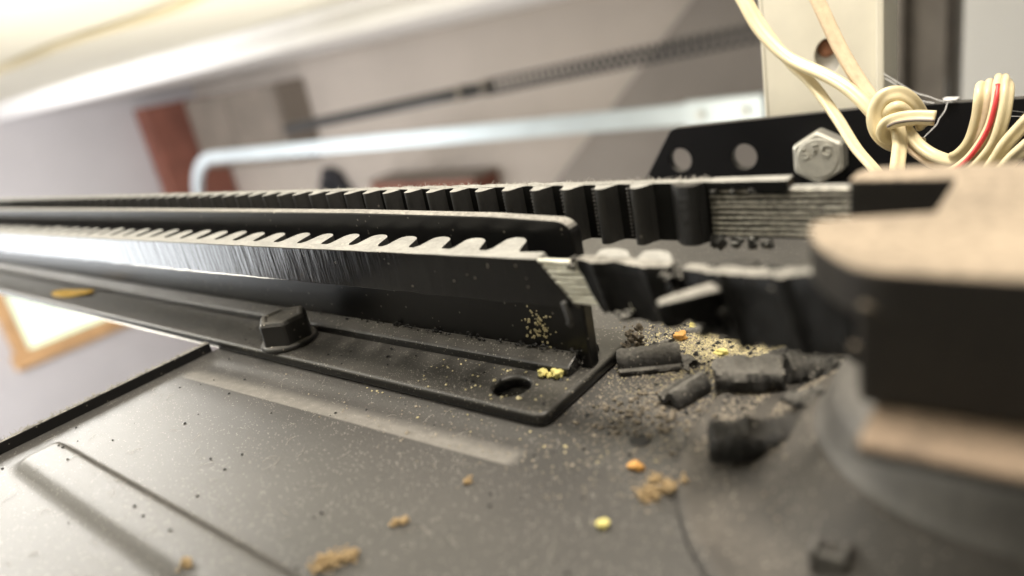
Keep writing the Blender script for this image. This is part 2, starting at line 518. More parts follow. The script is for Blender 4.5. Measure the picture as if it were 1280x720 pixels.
# extension spring with its rod
t = empty('extension_spring', (-900, 1450, -60), 'long dark extension spring stretched above the silver track', 'spring')
a0, a1 = Vector((-1230, 1450, -62)), Vector((-250, 1450, -18))
m = MB(); N = 50; pp = []
ax = (a1 - a0).normalized(); e1 = ax.cross(Vector((0, 1, 0))).normalized(); e2 = ax.cross(e1)
for i in range(N * 12 + 1):
    q = i / (N * 12); a = 2 * math.pi * N * q
    pp.append(a0 + (a1 - a0) * q + (e1 * math.cos(a) + e2 * math.sin(a)) * 19)
sweep(m, pp, [(3.2 * math.cos(b), 3.2 * math.sin(b)) for b in [i * math.pi / 3 for i in range(6)]], (1, 0.01, 0))
m.build('coil', 'spring_steel', t, smooth=True)
m = MB(); sweep(m, [a0 + (a1 - a0) * (-0.95), a0], [(17 * math.cos(b), 17 * math.sin(b)) for b in [i * math.pi / 6 for i in range(12)]], (0, 1, 0))
m.build('rod', 'spring_steel', t, smooth=True)
for q in (-0.09, 0.0):
    c = a0 + (a1 - a0) * q
    m = MB(); m.box(c.x - 9, c.x + 9, c.y - 20, c.y + 20, c.z - 20, c.z + 20); m.build('coupling', 'steel_brown', t, bevel=5)

# window with wooden frame in the end wall
t = empty('wood_window', (-5590, 1650, -1450), 'bright window with brown wooden frame seen low beyond the rail', 'window')
y0, y1, z0, z1 = 1215, 2250, -1345, -930
m = MB(); m.box(-5599, -5585, y0, y1, z0, z1); m.build('pane', 'window_light', t)
for nm, b in (('sill', (-5599, -5540, y0 - 120, y1 + 120, z0 - 105, z0 - 1)), ('frame_rail', (-5599, -5550, y0 - 90, y1 + 90, z1 + 1, z1 + 90)),
              ('frame_stile', (-5599, -5550, y0 - 90, y0 - 1, z0, z1)), ('frame_stile', (-5599, -5550, y1 + 1, y1 + 90, z0, z1))):
    m = MB(); m.box(*b); m.build(nm, 'window_wood', t, bevel=6)
t = empty('daylight_window', (-5590, -1900, -1400), 'wide daylit window in the end wall on the near side', 'window')
m = MB(); m.box(-5599, -5585, -2950, -1150, -1500, -150); m.build('pane', 'door_light', t)
for nm, b in (('sill', (-5599, -5540, -3050, -1050, -1600, -1501)), ('frame_rail', (-5599, -5550, -3050, -1050, -149, -60)),
              ('frame_stile', (-5599, -5550, -3050, -2951, -1500, -150)), ('frame_stile', (-5599, -5550, -1149, -1050, -1500, -150))):
    m = MB(); m.box(*b); m.build(nm, 'window_wood', t, bevel=6)

# steel hanger and pale cabinet at the right
t = empty('steel_hanger', (-130, 800, 0), 'blurred brown grey steel angle hanging behind the cream post', 'hanger')
m = MB(); m.box(-168, -104, 800, 806, -400, 263); m.build('face', 'steel_brown', t, bevel=1.5)
m = MB(); m.box(-146, -139, 790, 799, -400, 263); m.build('fold', 'steel_brown', t, bevel=1.5)
m = MB(); m.box(-104, -98, 806, 860, -400, 263); m.build('side', 'steel_brown', t, bevel=1.5)
t = empty('pale_cabinet', (300, 1300, -2300), 'pale grey cabinet face filling the top right corner', 'cabinet')
m = MB(); m.box(-165, 900, 1310, 1800, -2290, 250); m.build('carcass', 'cabinet_grey', t, bevel=6)
m = MB(); m.box(-160, 895, 1290, 1309, -2250, 245); m.build('door', 'cabinet_grey', t, bevel=4)

# ------------------------------------------------------------------ opener housing
HOUSE = empty('opener_housing', (-40, 90, -120), 'black dusty steel housing of a garage door opener under the rail', 'opener')
HC = (-2.0, 78.0)                                            # sprocket hub centre
def plate_h(x, y):
    z = 0.0
    # bead behind the near slope (runs beside the rail)
    yc = 55.6 + (x + 146) / 88 * 2.7
    end = sstep(-151, -146, x) * (1 - sstep(-60, -56.5, x))
    if y > yc:
        z -= 0.55 * end * sstep(yc - 0.2, yc + 5.2, y) * (1 - sstep(yc + 6.0, yc + 9.5, y))
    # raised pressed rib
    end = sstep(-147, -140, x)
    z -= 9.0 * (1 - sstep(2.7, 3.5, math.hypot(x + 69.3, y - 73.7)))
    z += 2.3 * end * sstep(19.6, 24.0, y) * (1 - sstep(28.6, 29.8, y))
    z += 0.10 * noise.noise(Vector((x * 0.03, y * 0.03, 2.0)))
    return z
m = MB()
xs = [-154 + i * 1.1 for i in range(190)]
ys = [-45 + j * 0.9 for j in range(100)] + [45 + j * 0.7 for j in range(36)] + [70.2 + j * 0.8 for j in range(12)] + [79.8 + j * 2.6 for j in range(48)]
nx = len(xs)
m.v = [(x, y, plate_h(x, y)) for y in ys for x in xs]
m.f = [(j * nx + i, j * nx + i + 1, (j + 1) * nx + i + 1, (j + 1) * nx + i) for j in range(len(ys) - 1) for i in range(nx - 1)]
m.build('top_plate', 'plate_paint', HOUSE, smooth=True, fix=False)
m = MB()
m.box(-155.2, -154.05, -45, 66.4, -3, 2.3)
m.build('edge_lip', 'web_paint', HOUSE, bevel=0.3)
m = MB(); m.box(-155, 54, -44.5, 202, -120, -3.2); m.build('case', 'housing_side', HOUSE, bevel=3)
# round boss and hub
m = MB()
m.lathe(HC, [(37.0, -0.5), (36.8, 0.7), (36.5, 1.2), (36.0, 1.5), (35.4, 1.55), (34.6, 1.35), (30.5, 1.3), (27.8, 1.8), (24.6, 4.0), (21.6, 6.5), (20.7, 7.0), (20.0, 7.0)], 96)
m.build('round_boss', 'boss_paint', HOUSE, smooth=True)
m = MB()
m.lathe(HC, [(21.0, 6.6), (20.2, 7.3), (19.4, 8.6), (18.9, 10.4), (18.3, 11.6), (17.3, 12.4), (15.6, 12.8), (10.0, 12.9)], 96)
m.build('hub', 'hub_plastic', HOUSE, smooth=True)
# small sheet-metal tab on the boss
m = MB(); m.box(-17.4, -16.7, 54.2, 56.8, 1.6, 4.6); m.box(-16.69, -14.0, 54.2, 54.9, 1.6, 4.4); m.box(-14.7, -14.01, 54.91, 56.8, 1.6, 4.6)
m.build('tab', 'hub_plastic', HOUSE, bevel=0.25)
m = MB(); m.lathe((-44.4, 70.3), [(1.5, 0.10), (1.5, 0.14), (0.2, 0.15)], 20)
m.build('screw_hole', 'black_crumb', HOUSE)

# ------------------------------------------------------------------ T rail
RAIL = empty('drive_rail', (-400, 82, 0), 'black steel T rail bolted on top of the opener housing', 'rail')
X_END = -58.6
flange_outer = [(-2400, 67.6), (X_END - 2, 67.6), (X_END - 0.6, 68.1), (X_END, 69.4), (X_END, 96.2), (X_END - 1, 97.4), (-2400, 97.4)]
curve_plate('flange', flange_outer, [circle(-69.3, 73.7, 3.05, 32)], 2.3, 0.75, Matrix.Translation((0, 0, 1.17)), 'rail_paint', RAIL)
# web, its upper end corner rounded off
prof = [(-2400, 2.35), (-59.4, 2.35), (-59.0, 20), (-58.9, 24.8)]
for a in range(0, 91, 15):
    prof.append((-61.9 + 3.0 * math.cos(math.radians(a)), 25.1 + 2.6 * math.sin(math.radians(a))))
prof += [(-75, 28.3), (-110, 28.8), (-200, 29.0), (-2400, 29.0)]
m = MB(); m.prism(prof, 'y', 82.7, 85.3)
m.build('web', 'web_paint', RAIL, bevel=0.35, seg=2)
for s in (1, -1):
    c = 84.0
    m = MB(); m.prism([(c - s * 1.32, 2.33), (c - s * 5.0, 2.33), (c - s * 4.8, 3.7), (c - s * 4.2, 4.1), (c - s * 1.32, 5.2)], 'x', -2400, -61.5)
    m.build('fold_ledge', 'rail_paint', RAIL, bevel=0.3)
# hex flange bolt
BX, BY = -131.2, 73.2
bolt = MB()
bolt.lathe((BX, BY), [(6.1, 2.36), (6.2, 2.9), (5.7, 3.5), (4.5, 3.7)], 40)
BOLT = bolt.build('hex_bolt', 'bolt_black', RAIL, smooth=True, at=(BX, BY, 2.3))
m = MB()
def hexr(r, z, rot=math.radians(8)):
    return [(BX + r * math.cos(rot + i * math.pi / 3), BY + r * math.sin(rot + i * math.pi / 3), z) for i in range(6)]
def dodec(r, z, rot=math.radians(26)):
    out = []
    for i in range(6):
        for d in (-0.05, 0.05):
            a = rot + i * math.pi / 3 + d
            out.append((BX + r * math.cos(a), BY + r * math.sin(a), z))
    return out
m.loft([dodec(5.6, 3.4), dodec(5.5, 8.0), dodec(4.9, 8.75), dodec(4.1, 8.85), dodec(3.5, 8.45), dodec(1.0, 8.35)])
m.build('head', 'bolt_black', BOLT, bevel=0.2)

# ------------------------------------------------------------------ belt
BELT = empty('drive_belt', (-80, 80, 18), 'torn black toothed drive belt running along both sides of the rail', 'belt')
# near run: outer face line of the top edge, rows: x, y, z_top, height
near = [(-2400, 60, 20.5, 7.2), (-290, 70.1, 24.4, 7.2), (-150, 71.4, 25.0, 7.2), (-55.8, 72.3, 25.5, 7.2), (-50.5, 72.6, 25.5, 7.4), (-36, 71.2, 25.6, 7.8),
        (-27, 67.2, 27.0, 8.3), (-15, 60.6, 30.4, 8.6), (-6, 58.0, 31.2, 8.8), (6, 57.4, 31.4, 9.0)]
def strip(mb, x0, x1, dx, th, tab, zt=lambda x: 0.0, zb=lambda x: 0.0, sgn=1, back=0.0):
    rings = []
    n = max(2, int((x1 - x0) / dx))
    for i in range(n + 1):
        x = x0 + (x1 - x0) * i / n
        y, z, h = lerp_path(tab, x)
        y += back
        rings.append([(x, y, z - h + zb(x)), (x, y, z + zt(x)), (x, y + sgn * th, z + zt(x)), (x, y + sgn * th, z - h + zb(x))])
    mb.loft(rings)
def jag(a, s, seed):
    return lambda x: a * noise.noise(Vector((x * s, seed, 0.0)))
m = MB(); strip(m, -2400, -300, 40, 2.8, near); m.build('outer_strip', 'belt_back', BELT, bevel=0.2)
m = MB()
strip(m, -299.9, -58.6, 4, 2.8, near, jag(0.18, 0.3, 1), jag(0.3, 0.2, 4))
# slanted torn end
nring = len(m.v)
y, z, h = lerp_path(near, -56.8)
m.v[-4:] = [(-52.6, y + 0.25, z - h - 0.3), (-58.4, y, z), (-58.8, y + 2.8, z + 0.1), (-53.2, y + 2.8, z - h)]
m.build('outer_strip', 'belt_back', BELT, bevel=0.2)
# tooth of the near run (teeth face the web): local origin on the strip's inner face
def tooth_mesh(name, w0, w1, ht, h, sgn, lean=0.0, mat='tooth_rubber'):
    mb = MB()
    r = w1 / 2
    pr = [(-w0 / 2 - 0.75, -0.25), (-w0 / 2 - 0.45, 0.15), (-w0 / 2, 0.75)]
    for k in range(9):
        a = math.radians(168 - 156 * k / 8)
        pr.append((r * math.cos(a), ht - r * 0.9 + r * 0.9 * math.sin(a)))
    pr += [(w0 / 2, 0.75), (w0 / 2 + 0.45, 0.15), (w0 / 2 + 0.75, -0.25)]
    mb.prism([(a + lean * max(0, b) / ht, sgn * b) for a, b in pr], 'z', -h, 0.0)
    me = mb.mesh(name)
    me.materials.append(MATS[mat])
    return me
near_tooth = tooth_mesh('tooth', 5.6, 4.6, 6.1, 7.1, 1, -1.7)
torn_tooth = tooth_mesh('tooth', 5.6, 4.2, 5.6, 7.1, 1, 0.0, 'clean_rubber')
def put(name, me, loc_mm, parent, rz=0.0, sc=(1, 1, 1)):
    o = bpy.data.objects.new(name, me)
    COL.objects.link(o)
    o.parent = parent
    o.location = Vector(loc_mm) * S - wloc(parent)
    o.rotation_euler = (0, 0, rz)
    o.scale = sc
    return o
x = -66.4
k = 0
while x > -330:
    y, z, h = lerp_path(near, x)
    put('tooth', near_tooth, (x, y + 2.75, z - 0.03 - 0.05 * (k % 2)), BELT, random.uniform(-.05, .05), (random.uniform(.94, 1.03), random.uniform(.90, 1.04), random.uniform(.97, 1.0)))
    x -= 8.0; k += 1
# farther teeth, too small to pick apart
m = MB()
while x > -1500:
    y, z, h = lerp_path(near, x)
    m.prism([(x - 3, y + 2.0), (x - 1.8, y + 8.2), (x + 1.6, y + 8.2), (x + 2.8, y + 2.0)], 'z', z - 7.1, z - 0.03)
    x -= 8.0
o = m.build('tooth_row', 'tooth_rubber', BELT); o['kind'] = 'stuff'
# exposed cords over the gap in the near run
for i in range(9):
    zt = 25.0 - i * 0.74
    pts = []
    for q in range(7):
        xx = -59.5 + q * 2.1 + i * 0.42
        y, z, h = lerp_path(near, xx)
        pts.append(Vector((xx, y + 0.55 + 0.12 * random.uniform(-1, 1), zt + 0.10 * random.uniform(-1, 1))))
    m = MB(); sweep(m, catmull(pts, 3), [(0.36 * math.cos(b), 0.36 * math.sin(b)) for b in [k * math.pi / 3 for k in range(6)]], (0, 1, 0))
    m.build('cord', 'cord_fibre', BELT, smooth=True)
m = MB(); strip(m, -61, -50.5, 2, 1.0, [(a, b + 0.85, c - 0.55, d - 1.2) for a, b, c, d in near]); m.build('cord_bed', 'cord_fibre', BELT)
# right-hand torn length up to the sprocket
def rag_strip(mb, x0, x1, th, slant0, slant1, seed, amp=0.6, lumpy=0.55):
    """lumpy torn length of belt, its outer face broken up tooth by tooth"""
    nx, nz = int((x1 - x0) / 0.45), 14
    F, Bk = [], []
    for i in range(nx + 1):
        q = i / nx
        row_f, row_b = [], []
        for k in range(nz + 1):
            t = k / nz
            x = x0 + (x1 - x0) * q + slant0 * t * (1 - q) + slant1 * t * q
            y, z, h = lerp_path(near, x)
            top = z + 0.28 * noise.noise(Vector((x * 0.45, seed, 1))) + 0.12 * noise.noise(Vector((x * 2.1, seed, 4)))
            bot = z - h + 1.1 * noise.noise(Vector((x * 0.35, seed, 7))) + 0.4 * noise.noise(Vector((x * 1.4, seed, 8)))
            zz = top + (bot - top) * t
            lump = lumpy * math.sin(2 * math.pi * (x + 0.35 * (zz - z)) / 8.0 + seed)
            groove = 0.75 * math.exp(-(((x + 0.30 * (zz - z) + 500 + seed) % 8.0 - 4.0) / 0.55) ** 2)
            d = lump + groove + amp * noise.noise(Vector((x * 0.5, zz * 0.4, seed))) + 0.35 * amp * noise.noise(Vector((x * 1.6, zz * 1.3, seed)))
            edge = 0.35 * (max(0, 0.14 - t) + max(0, t - 0.86)) / 0.14
            row_f.append((x, y - d * 0.8 + edge * 0.5, zz))
            row_b.append((x + 0.3, y + th, zz))
        F.append(row_f); Bk.append(row_b)
    b = len(mb.v); n = nz + 1
    for r in F: mb.v += r
    b2 = len(mb.v)
    for r in Bk: mb.v += r
    for i in range(nx):
        for k in range(nz):
            mb.f.append((b + i * n + k, b + i * n + k + 1, b + (i + 1) * n + k + 1, b + (i + 1) * n + k))
            mb.f.append((b2 + i * n + k, b2 + (i + 1) * n + k, b2 + (i + 1) * n + k + 1, b2 + i * n + k + 1))
        for k in (0, nz):
            mb.f.append((b + i * n + k, b + (i + 1) * n + k, b2 + (i + 1) * n + k, b2 + i * n + k))
    for i in (0, nx):
        for k in range(nz):
            mb.f.append((b + i * n + k, b + i * n + k + 1, b2 + i * n + k + 1, b2 + i * n + k))
m = MB(); rag_strip(m, -52.2, -38.0, 2.3, 3.6, 1.2, 9.0, 0.22, 0.2)
m.build('outer_strip', 'torn_rubber', BELT, auto=50)
m = MB(); rag_strip(m, -36.2, 5, 2.3, 2.0, 0.0, 14.0, 0.3, 0.18)
m.build('outer_strip', 'torn_rubber', BELT, auto=50)
m = MB(); strip(m, -38.2, -34.8, 0.8, 1.4, [(a, b + 0.7, c - 1.4, d - 2.2) for a, b, c, d in near]); m.build('torn_bridge', 'torn_rubber', BELT)
for xx, rz, sc in ((-47.2, 0.05, (.95, .6, .95)), (-40.8, 0.0, (.9, .66, .97)), (-30.0, -0.40, (.8, .78, 1.08)), (-21.8, -0.50, (.8, .78, 1.12)), (-13.0, -0.3, (1, .75, 1.2))):
    y, z, h = lerp_path(near, xx)
    put('tooth', near_tooth if xx < -38 else torn_tooth, (xx, y + 2.1, z - 0.1), BELT, rz, sc)
# torn flap that sticks out towards the front, and loose slivers on the outer face
m = MB()
path = [Vector(p) for p in ((-29.8, 69.4, 24.9), (-31.0, 67.8, 25.0), (-32.6, 66.2, 24.9), (-34.4, 65.0, 24.6), (-35.8, 64.4, 24.2))]
rings = []
for i, p in enumerate(path):
    hh = (5.0, 4.4, 3.0, 2.3, 1.3)[i]; th = (2.8, 2.9, 2.5, 2.0, 1.1)[i]
    rings.append([p + Vector((0.2, -th / 2, -hh)), p + Vector((0.2, -th / 2, 0)), p + Vector((-0.3, th / 2, 0.25)), p + Vector((-0.3, th / 2, -hh))])
m.loft(rings)
m.build('torn_flap', 'torn_rubber', BELT, bevel=0.3)
# small torn lumps along the break
for i, (c, sq) in enumerate((((-37.4, 71.6, 24.2), (0.9, 1.1, 1.2)), ((-36.8, 71.0, 21.8), (1.1, 0.8, 1.6)), ((-29.8, 68.6, 21.4), (1.3, 1.2, 1.9)), ((-52.6, 72.8, 24.9), (0.5, 0.9, 0.8)),
                             ((-33.0, 69.6, 19.2), (1.2, 0.9, 0.9)), ((-44.8, 71.8, 18.4), (1.0, 0.8, 0.7)))):
    m = MB(); m.blob(c, 1.0, 3, 0.7, sq, 70 + i); m.build('torn_lump', 'torn_rubber', BELT, auto=40)
# shred hanging from the end of the torn strip
m = MB()
sweep(m, catmull([(-55.0, 72.4, 19.2), (-54.4, 72.0, 17.8), (-54.0, 71.8, 16.6), (-54.3, 71.9, 15.8)], 4), [(0.5, 0.2), (-0.5, 0.2), (-0.4, -0.2), (0.4, -0.2)], (0, 1, 0))
m.build('shred', 'tooth_rubber', BELT, smooth=True)

# far run, teeth towards the front
FZ, FH, FY = 30.9, 9.0, 91.4
far = [(-2400, FY - 2, FZ - 0.4, FH), (-400, FY, FZ, FH), (-40, FY, FZ, FH), (10, FY, FZ, FH)]
m = MB(); strip(m, -2400, -300, 40, 2.2, far); m.build('outer_strip', 'belt_rubber', BELT, bevel=0.15)
m = MB(); strip(m, -299.9, -40.5, 2, 2.2, far, jag(0.22, 0.35, 21), jag(0.1, 0.5, 22)); m.build('outer_strip', 'belt_rubber', BELT, bevel=0.15)
far_tooth = tooth_mesh('tooth', 2.9, 2.1, 2.7, 8.95, -1, 0.0)
worn_tooth = tooth_mesh('tooth', 4.2, 4.0, 2.3, 8.9, -1, 0.4, 'clean_rubber')
put('tooth', worn_tooth, (-43.6, FY + 0.05, FZ - 0.06), BELT)
x = -51.0
k = 0
while x > -330:
    put('tooth', far_tooth, (x, FY + 0.05, FZ - 0.04 - 0.04 * (k % 2)), BELT, 0.0, (1, random.uniform(.96, 1.03), 1))
    x -= 6.2; k += 1
m = MB()
while x > -1500:
    m.prism([(x - 1.8, FY + 0.1), (x - 1.0, FY - 2.7), (x + 1.0, FY - 2.7), (x + 1.8, FY + 0.1)], 'z', FZ - 8.9, FZ - 0.05)
    x -= 6.2
o = m.build('tooth_row', 'tooth_rubber', BELT); o['kind'] = 'stuff'
# moulded dots along the valleys of the nearest teeth
for i in range(9):
    m = MB()
    for j in range(13):
        m.blob((-53.5 - 6.2 * i, FY - 0.12, FZ - 0.8 - j * 0.62), 0.25, 1, 0.1)
    o = m.build('moulded_dots', 'dot_grey', BELT, smooth=True); o['kind'] = 'stuff'
# stripped length: cords, top edge strip, scraps
m = MB(); strip(m, -41, 6, 3, 1.6, [(a, b + 0.5, c - 1.2, d - 1.9) for a, b, c, d in far]); m.build('cord_bed', 'belt_rubber', BELT)
for i in range(9):
    z = FZ - 1.55 - i * 0.78
    pts = []
    for q in range(14):
        pts.append(Vector((-40.6 + q * 3.4, FY + 0.45 + 0.06 * random.uniform(-1, 1), z + 0.07 * random.uniform(-1, 1))))
    m = MB(); sweep(m, catmull(pts, 2), [(0.27 * math.cos(b), 0.27 * math.sin(b)) for b in [k * math.pi / 3 for k in range(6)]], (0, 1, 0))
    m.build('cord', 'cord_grey', BELT, smooth=True)
m = MB()
rings = []
for i in range(26):
    x = -40.4 + i * 0.44
    lo = FZ - 0.75 - 0.5 * abs(noise.noise(Vector((x * 0.9, 3.3, 0)))) - (0.7 if i > 15 else 0)
    rings.append([(x, FY - 0.6, lo), (x, FY - 0.5, FZ + 0.1), (x, FY + 2.2, FZ + 0.1), (x, FY + 2.2, lo)])
m.loft(rings)
m.build('edge_remnant', 'belt_rubber', BELT, bevel=0.1)
for i, (xx, w, hh) in enumerate(((-39.4, 1.6, 1.9), (-37.0, 1.8, 1.5), (-34.6, 1.5, 1.7), (-32.6, 1.8, 1.2), (-40.4, .9, 1.8))):
    m = MB(); m.blob((xx, FY - 0.1, FZ - 8.9), 1.0, 2, 0.45, (w * 0.55, 0.55, hh * 0.6), 40 + i)
    m.build('rubber_scrap', 'tooth_rubber', BELT)
for i, (xx, w, hh) in enumerate(((-39.5, 1.2, .8), (-36.9, 1.0, .7), (-34.0, 1.3, .8))):
    m = MB(); m.blob((xx, FY - 0.2, FZ - 1.3), 1.0, 2, 0.45, (w * 0.55, 0.5, hh * 0.6), 60 + i)
    m.build('rubber_scrap', 'tooth_rubber', BELT)
# arc round the sprocket, inside the cover
m = MB()
rings = []
for a in range(-90, 91, 10):
    c, s = math.cos(math.radians(a)), math.sin(math.radians(a))
    yc = (57.4 + 94.6) / 2; r1 = (94.6 - 57.4) / 2; r0 = r1 - 2.2
    rings.append([(6 + r1 * c, yc + r1 * s, FZ - 9), (6 + r1 * c, yc + r1 * s, FZ), (6 + r0 * c, yc + r0 * s, FZ), (6 + r0 * c, yc + r0 * s, FZ - 9)])
m.loft(rings); m.build('outer_strip', 'belt_rubber', BELT)
SPR = empty('drive_sprocket', (6, 76, 13), 'dark sprocket hidden below the dusty belt cover', 'sprocket')
m = MB()
rings = []
for z in (20.5, 31.0):
    rings.append([(4 + (14.6 if i % 4 < 2 else 11.2) * math.cos(2 * math.pi * i / 44), 76 + (14.6 if i % 4 < 2 else 11.2) * math.sin(2 * math.pi * i / 44), z) for i in range(44)])
m.loft(rings); m.build('toothed_wheel', 'hub_plastic', SPR)
m = MB(); m.lathe((4, 76), [(8, 13.0), (8, 20.4)], 24); m.build('shaft', 'hub_plastic', SPR)

# ------------------------------------------------------------------ belt cover
COV = empty('belt_cover', (14, 66, 22), 'black belt cover thick with tan dust at the right edge', 'cover')
out = []
def arc(cx, cy, r, a0, a1, n=8):
    return [(cx + r * math.cos(math.radians(a0 + (a1 - a0) * i / n)), cy + r * math.sin(math.radians(a0 + (a1 - a0) * i / n))) for i in range(n + 1)]
out += [(-9.0, 51.6), (48, 51.6), (48, 82.2)]
out += arc(-16.2, 79.8, 2.4, 90, 180, 5)
out += [(-18.6, 77.0), (-9.0, 77.0), (-9.2, 66.0), (-16.6, 64.2)]
out += arc(-16.4, 62.2, 1.9, 100, 190, 5)
out += [(-17.9, 60.4), (-17.0, 58.0), (-15.6, 55.8), (-14.0, 53.8), (-12.4, 52.3), (-10.6, 51.7)]
m = MB(); m.prism(out, 'z', 30.5, 34.6)
m.build('top', 'cover_plastic', COV, bevel=3.2, seg=8, auto=60)
m = MB(); m.box(-12.2, 48, 51.65, 53.2, 23.2, 32.0); m.build('front_wall', 'cover_plastic', COV, bevel=0.7, seg=4)
m = MB(); m.box(-11.2, 48, 46.2, 53.4, 21.8, 23.15); m.build('bottom_lip', 'lip_plastic', COV, bevel=0.6, seg=3)
m = MB(); m.box(-18.3, -9.1, 77.1, 78.4, 24.0, 33.0); m.build('notch_wall', 'cover_plastic', COV, bevel=0.4)
m = MB(); m.box(-9.0, -7.9, 66.0, 77.0, 24.0, 33.0); m.build('notch_wall', 'cover_plastic', COV, bevel=0.4)
m = MB(); m.box(46.5, 48, 53.3, 81.8, 23.2, 33); m.build('end_wall', 'cover_plastic', COV)
m = MB(); m.blob((-12.3, 52.4, 27.6), 0.6, 2, 0.3, (1, 1, 1.2), 5); m.build('flash_nub', 'cover_plastic', COV, smooth=True)

# ------------------------------------------------------------------ bracket, post and zinc bolt
BR = empty('support_bracket', (-40, 186, 0), 'black flat support bracket with holes standing behind the belt', 'bracket')
outer = [(-106.5, 0.3), (-92.4, 20.8), (-91.4, 21.7), (-90, 22.0), (-40, 23.2), (50, 21.2), (50, 0.3)]
curve_plate('plate', outer, [circle(-89.8, 12.6, 3.4), circle(-71.0, 12.7, 3.5)], 3.0, 0.3,
            Matrix.Translation((0, 186.5, 0)) @ Matrix.Rotation(math.radians(90), 4, 'X'), 'bracket_paint', BR)
m = MB(); m.box(-100, 50, 188.1, 200, 0.25, 3.0); m.build('foot', 'bracket_paint', BR, bevel=0.4)
cx, cz = -50.6, 12.5
zb = MB()
def hexy(r, y, rot=math.radians(30 + 1)):
    out = []
    for i in range(6):
        for d in (-0.06, 0.06):
            a = rot + i * math.pi / 3 + d
            out.append((cx + r * math.cos(a), y, cz + r * math.sin(a)))
    return out
zb.loft([hexy(6.65, 185.0), hexy(6.65, 180.6), hexy(5.9, 179.9)])
ZB = zb.build('hex_bolt', 'zinc', BR, bevel=0.15, at=(cx, 185, cz))
m = MB(); m.loft([[(cx + r * math.cos(i * math.pi / 16), y, cz + r * math.sin(i * math.pi / 16)) for i in range(32)] for r, y in ((5.1, 179.92), (5.0, 179.78), (4.6, 179.72), (0.3, 179.8))])
m.build('face', 'zinc', ZB, smooth=True)
def letter(ch, lx, lz, rot, size):
    cu = bpy.data.curves.new('stamp', 'FONT')
    cu.body = ch
    cu.size = size
    cu.align_x = 'CENTER'; cu.align_y = 'CENTER'
    cu.extrude = 0.34
    cu.bevel_depth = 0.07
    tmp = bpy.data.objects.new('stamp_tmp', cu); COL.objects.link(tmp)
    bpy.context.view_layer.update()
    me = bpy.data.meshes.new_from_object(tmp.evaluated_get(bpy.context.evaluated_depsgraph_get()))
    bpy.data.objects.remove(tmp, do_unlink=True)
    me.materials.clear()
    M = Matrix.Translation((lx, 179.72, lz)) @ Matrix.Rotation(math.radians(90), 4, 'X') @ Matrix.Rotation(rot, 4, 'Z')
    me.transform(Matrix.Scale(S, 4) @ M)
    me.transform(Matrix.Translation(-wloc(ZB)))
    link('stamped_letter', me, 'zinc', ZB)
letter('S', cx - 2.9, cz + 1.3, math.radians(24), 3.9)
letter('F', cx - 0.4, cz + 2.3, math.radians(6), 3.7)
letter('G', cx + 2.2, cz + 2.0, math.radians(-14), 3.9)

PO = empty('hanger_post', (-52, 191, 3), 'cream painted steel hanger post rising behind the black bracket', 'post')
curve_plate('front_face', [(-65.4, 3.2), (-39.2, 3.2), (-39.2, 262), (-65.4, 262)], [circle(-50.2, 35.6, 3.1, 28, 4.4)], 1.6, 0.2,
            Matrix.Translation((0, 190.9, 0)) @ Matrix.Rotation(math.radians(90), 4, 'X'), 'cream_paint', PO)
m = MB(); m.box(-39.1, -37.2, 188.4, 204, 3.2, 262); m.build('side_face', 'cream_paint', PO, bevel=0.5)
m = MB(); m.box(-66.4, -65.5, 190.1, 204, 3.2, 262); m.build('edge_return', 'cream_paint', PO, bevel=0.3)
m = MB(); m.box(-56, -44, 193.4, 194.4, 26, 46); m.build('inner_plate', 'white_trim', PO)
m = MB(); m.lathe((0, 0), [(2.2, 0), (2.2, 1.0), (1.2, 1.6)], 16); m.v = [(-51 + x, 193.3 - z, 37.6 + y) for x, y, z in m.v]
m.build('rusty_rivet', 'rust', PO, smooth=True)

# ------------------------------------------------------------------ bell wires
FWD = (-0.6231, 0.7053, -0.3382)
def twin(r=0.95, gap=0.85):
    r *= 0.81; gap *= 0.81
    pts = []
    for i in range(9):
        a = math.radians(-125 + 250 * i / 8)
        pts.append((gap + r * math.cos(a), r * math.sin(a)))
    for i in range(9):
        a = math.radians(55 + 250 * i / 8)
        pts.append((-gap + r * math.cos(a), r * math.sin(a)))
    return pts
def single(r):
    return [(r * math.cos(i * math.pi / 6), r * math.sin(i * math.pi / 6)) for i in range(12)]
WG = 'cream bell wires by the bracket'
def wire(name, pts, label, prof, mat='wire_plastic', parent=None):
    m = MB()
    sweep(m, catmull(pts, 8), prof, FWD)
    base = pts[0]
    o = m.build(name, mat, parent, smooth=True, at=base)
    if label:
        tag(o, label, 'wire', WG)
    return o
wire('bell_wire', [(-72, 174, 68), (-67.5, 172.0, 60.5), (-62.9, 170.0, 52.8), (-58.6, 168.0, 45.7), (-52.1, 166.0, 39.1), (-44.1, 164.0, 34.8), (-38.6, 162.0, 31.3), (-33.9, 160.0, 26.6), (-31.6, 160.5, 22.3), (-29.7, 160.0, 20.0)],
     'cream twin wire curving from the top left across the post into the knot', twin())
wire('bell_wire', [(-53.5, 171.0, 66), (-49.9, 170.0, 57.9), (-46.3, 169.0, 50.0), (-41.5, 167.0, 39.6), (-37.2, 165.0, 32.3), (-33.4, 163.0, 27.3), (-30.2, 160.0, 24.3)],
     'straight pinkish cream twin wire running down the post to the knot', twin(1.0, .95), 'wire_pink')
wire('bell_wire', [(-70, 175.5, 67), (-65.5, 174.0, 58.3), (-60.8, 172.0, 48.8), (-53.1, 169.0, 38.3), (-47.2, 166.0, 32.8), (-41.4, 162.0, 26.0), (-35.9, 155.0, 20.4), (-29.4, 145.0, 16.6), (-24, 135, 10)],
     'cream wire passing left of the knot and down behind the cover', twin(0.8, 0.75))
KN = empty('wire_knot', (-29, 157, 20), 'overhand knot of cream wire with a cut stub pointing right', 'wire knot', WG)
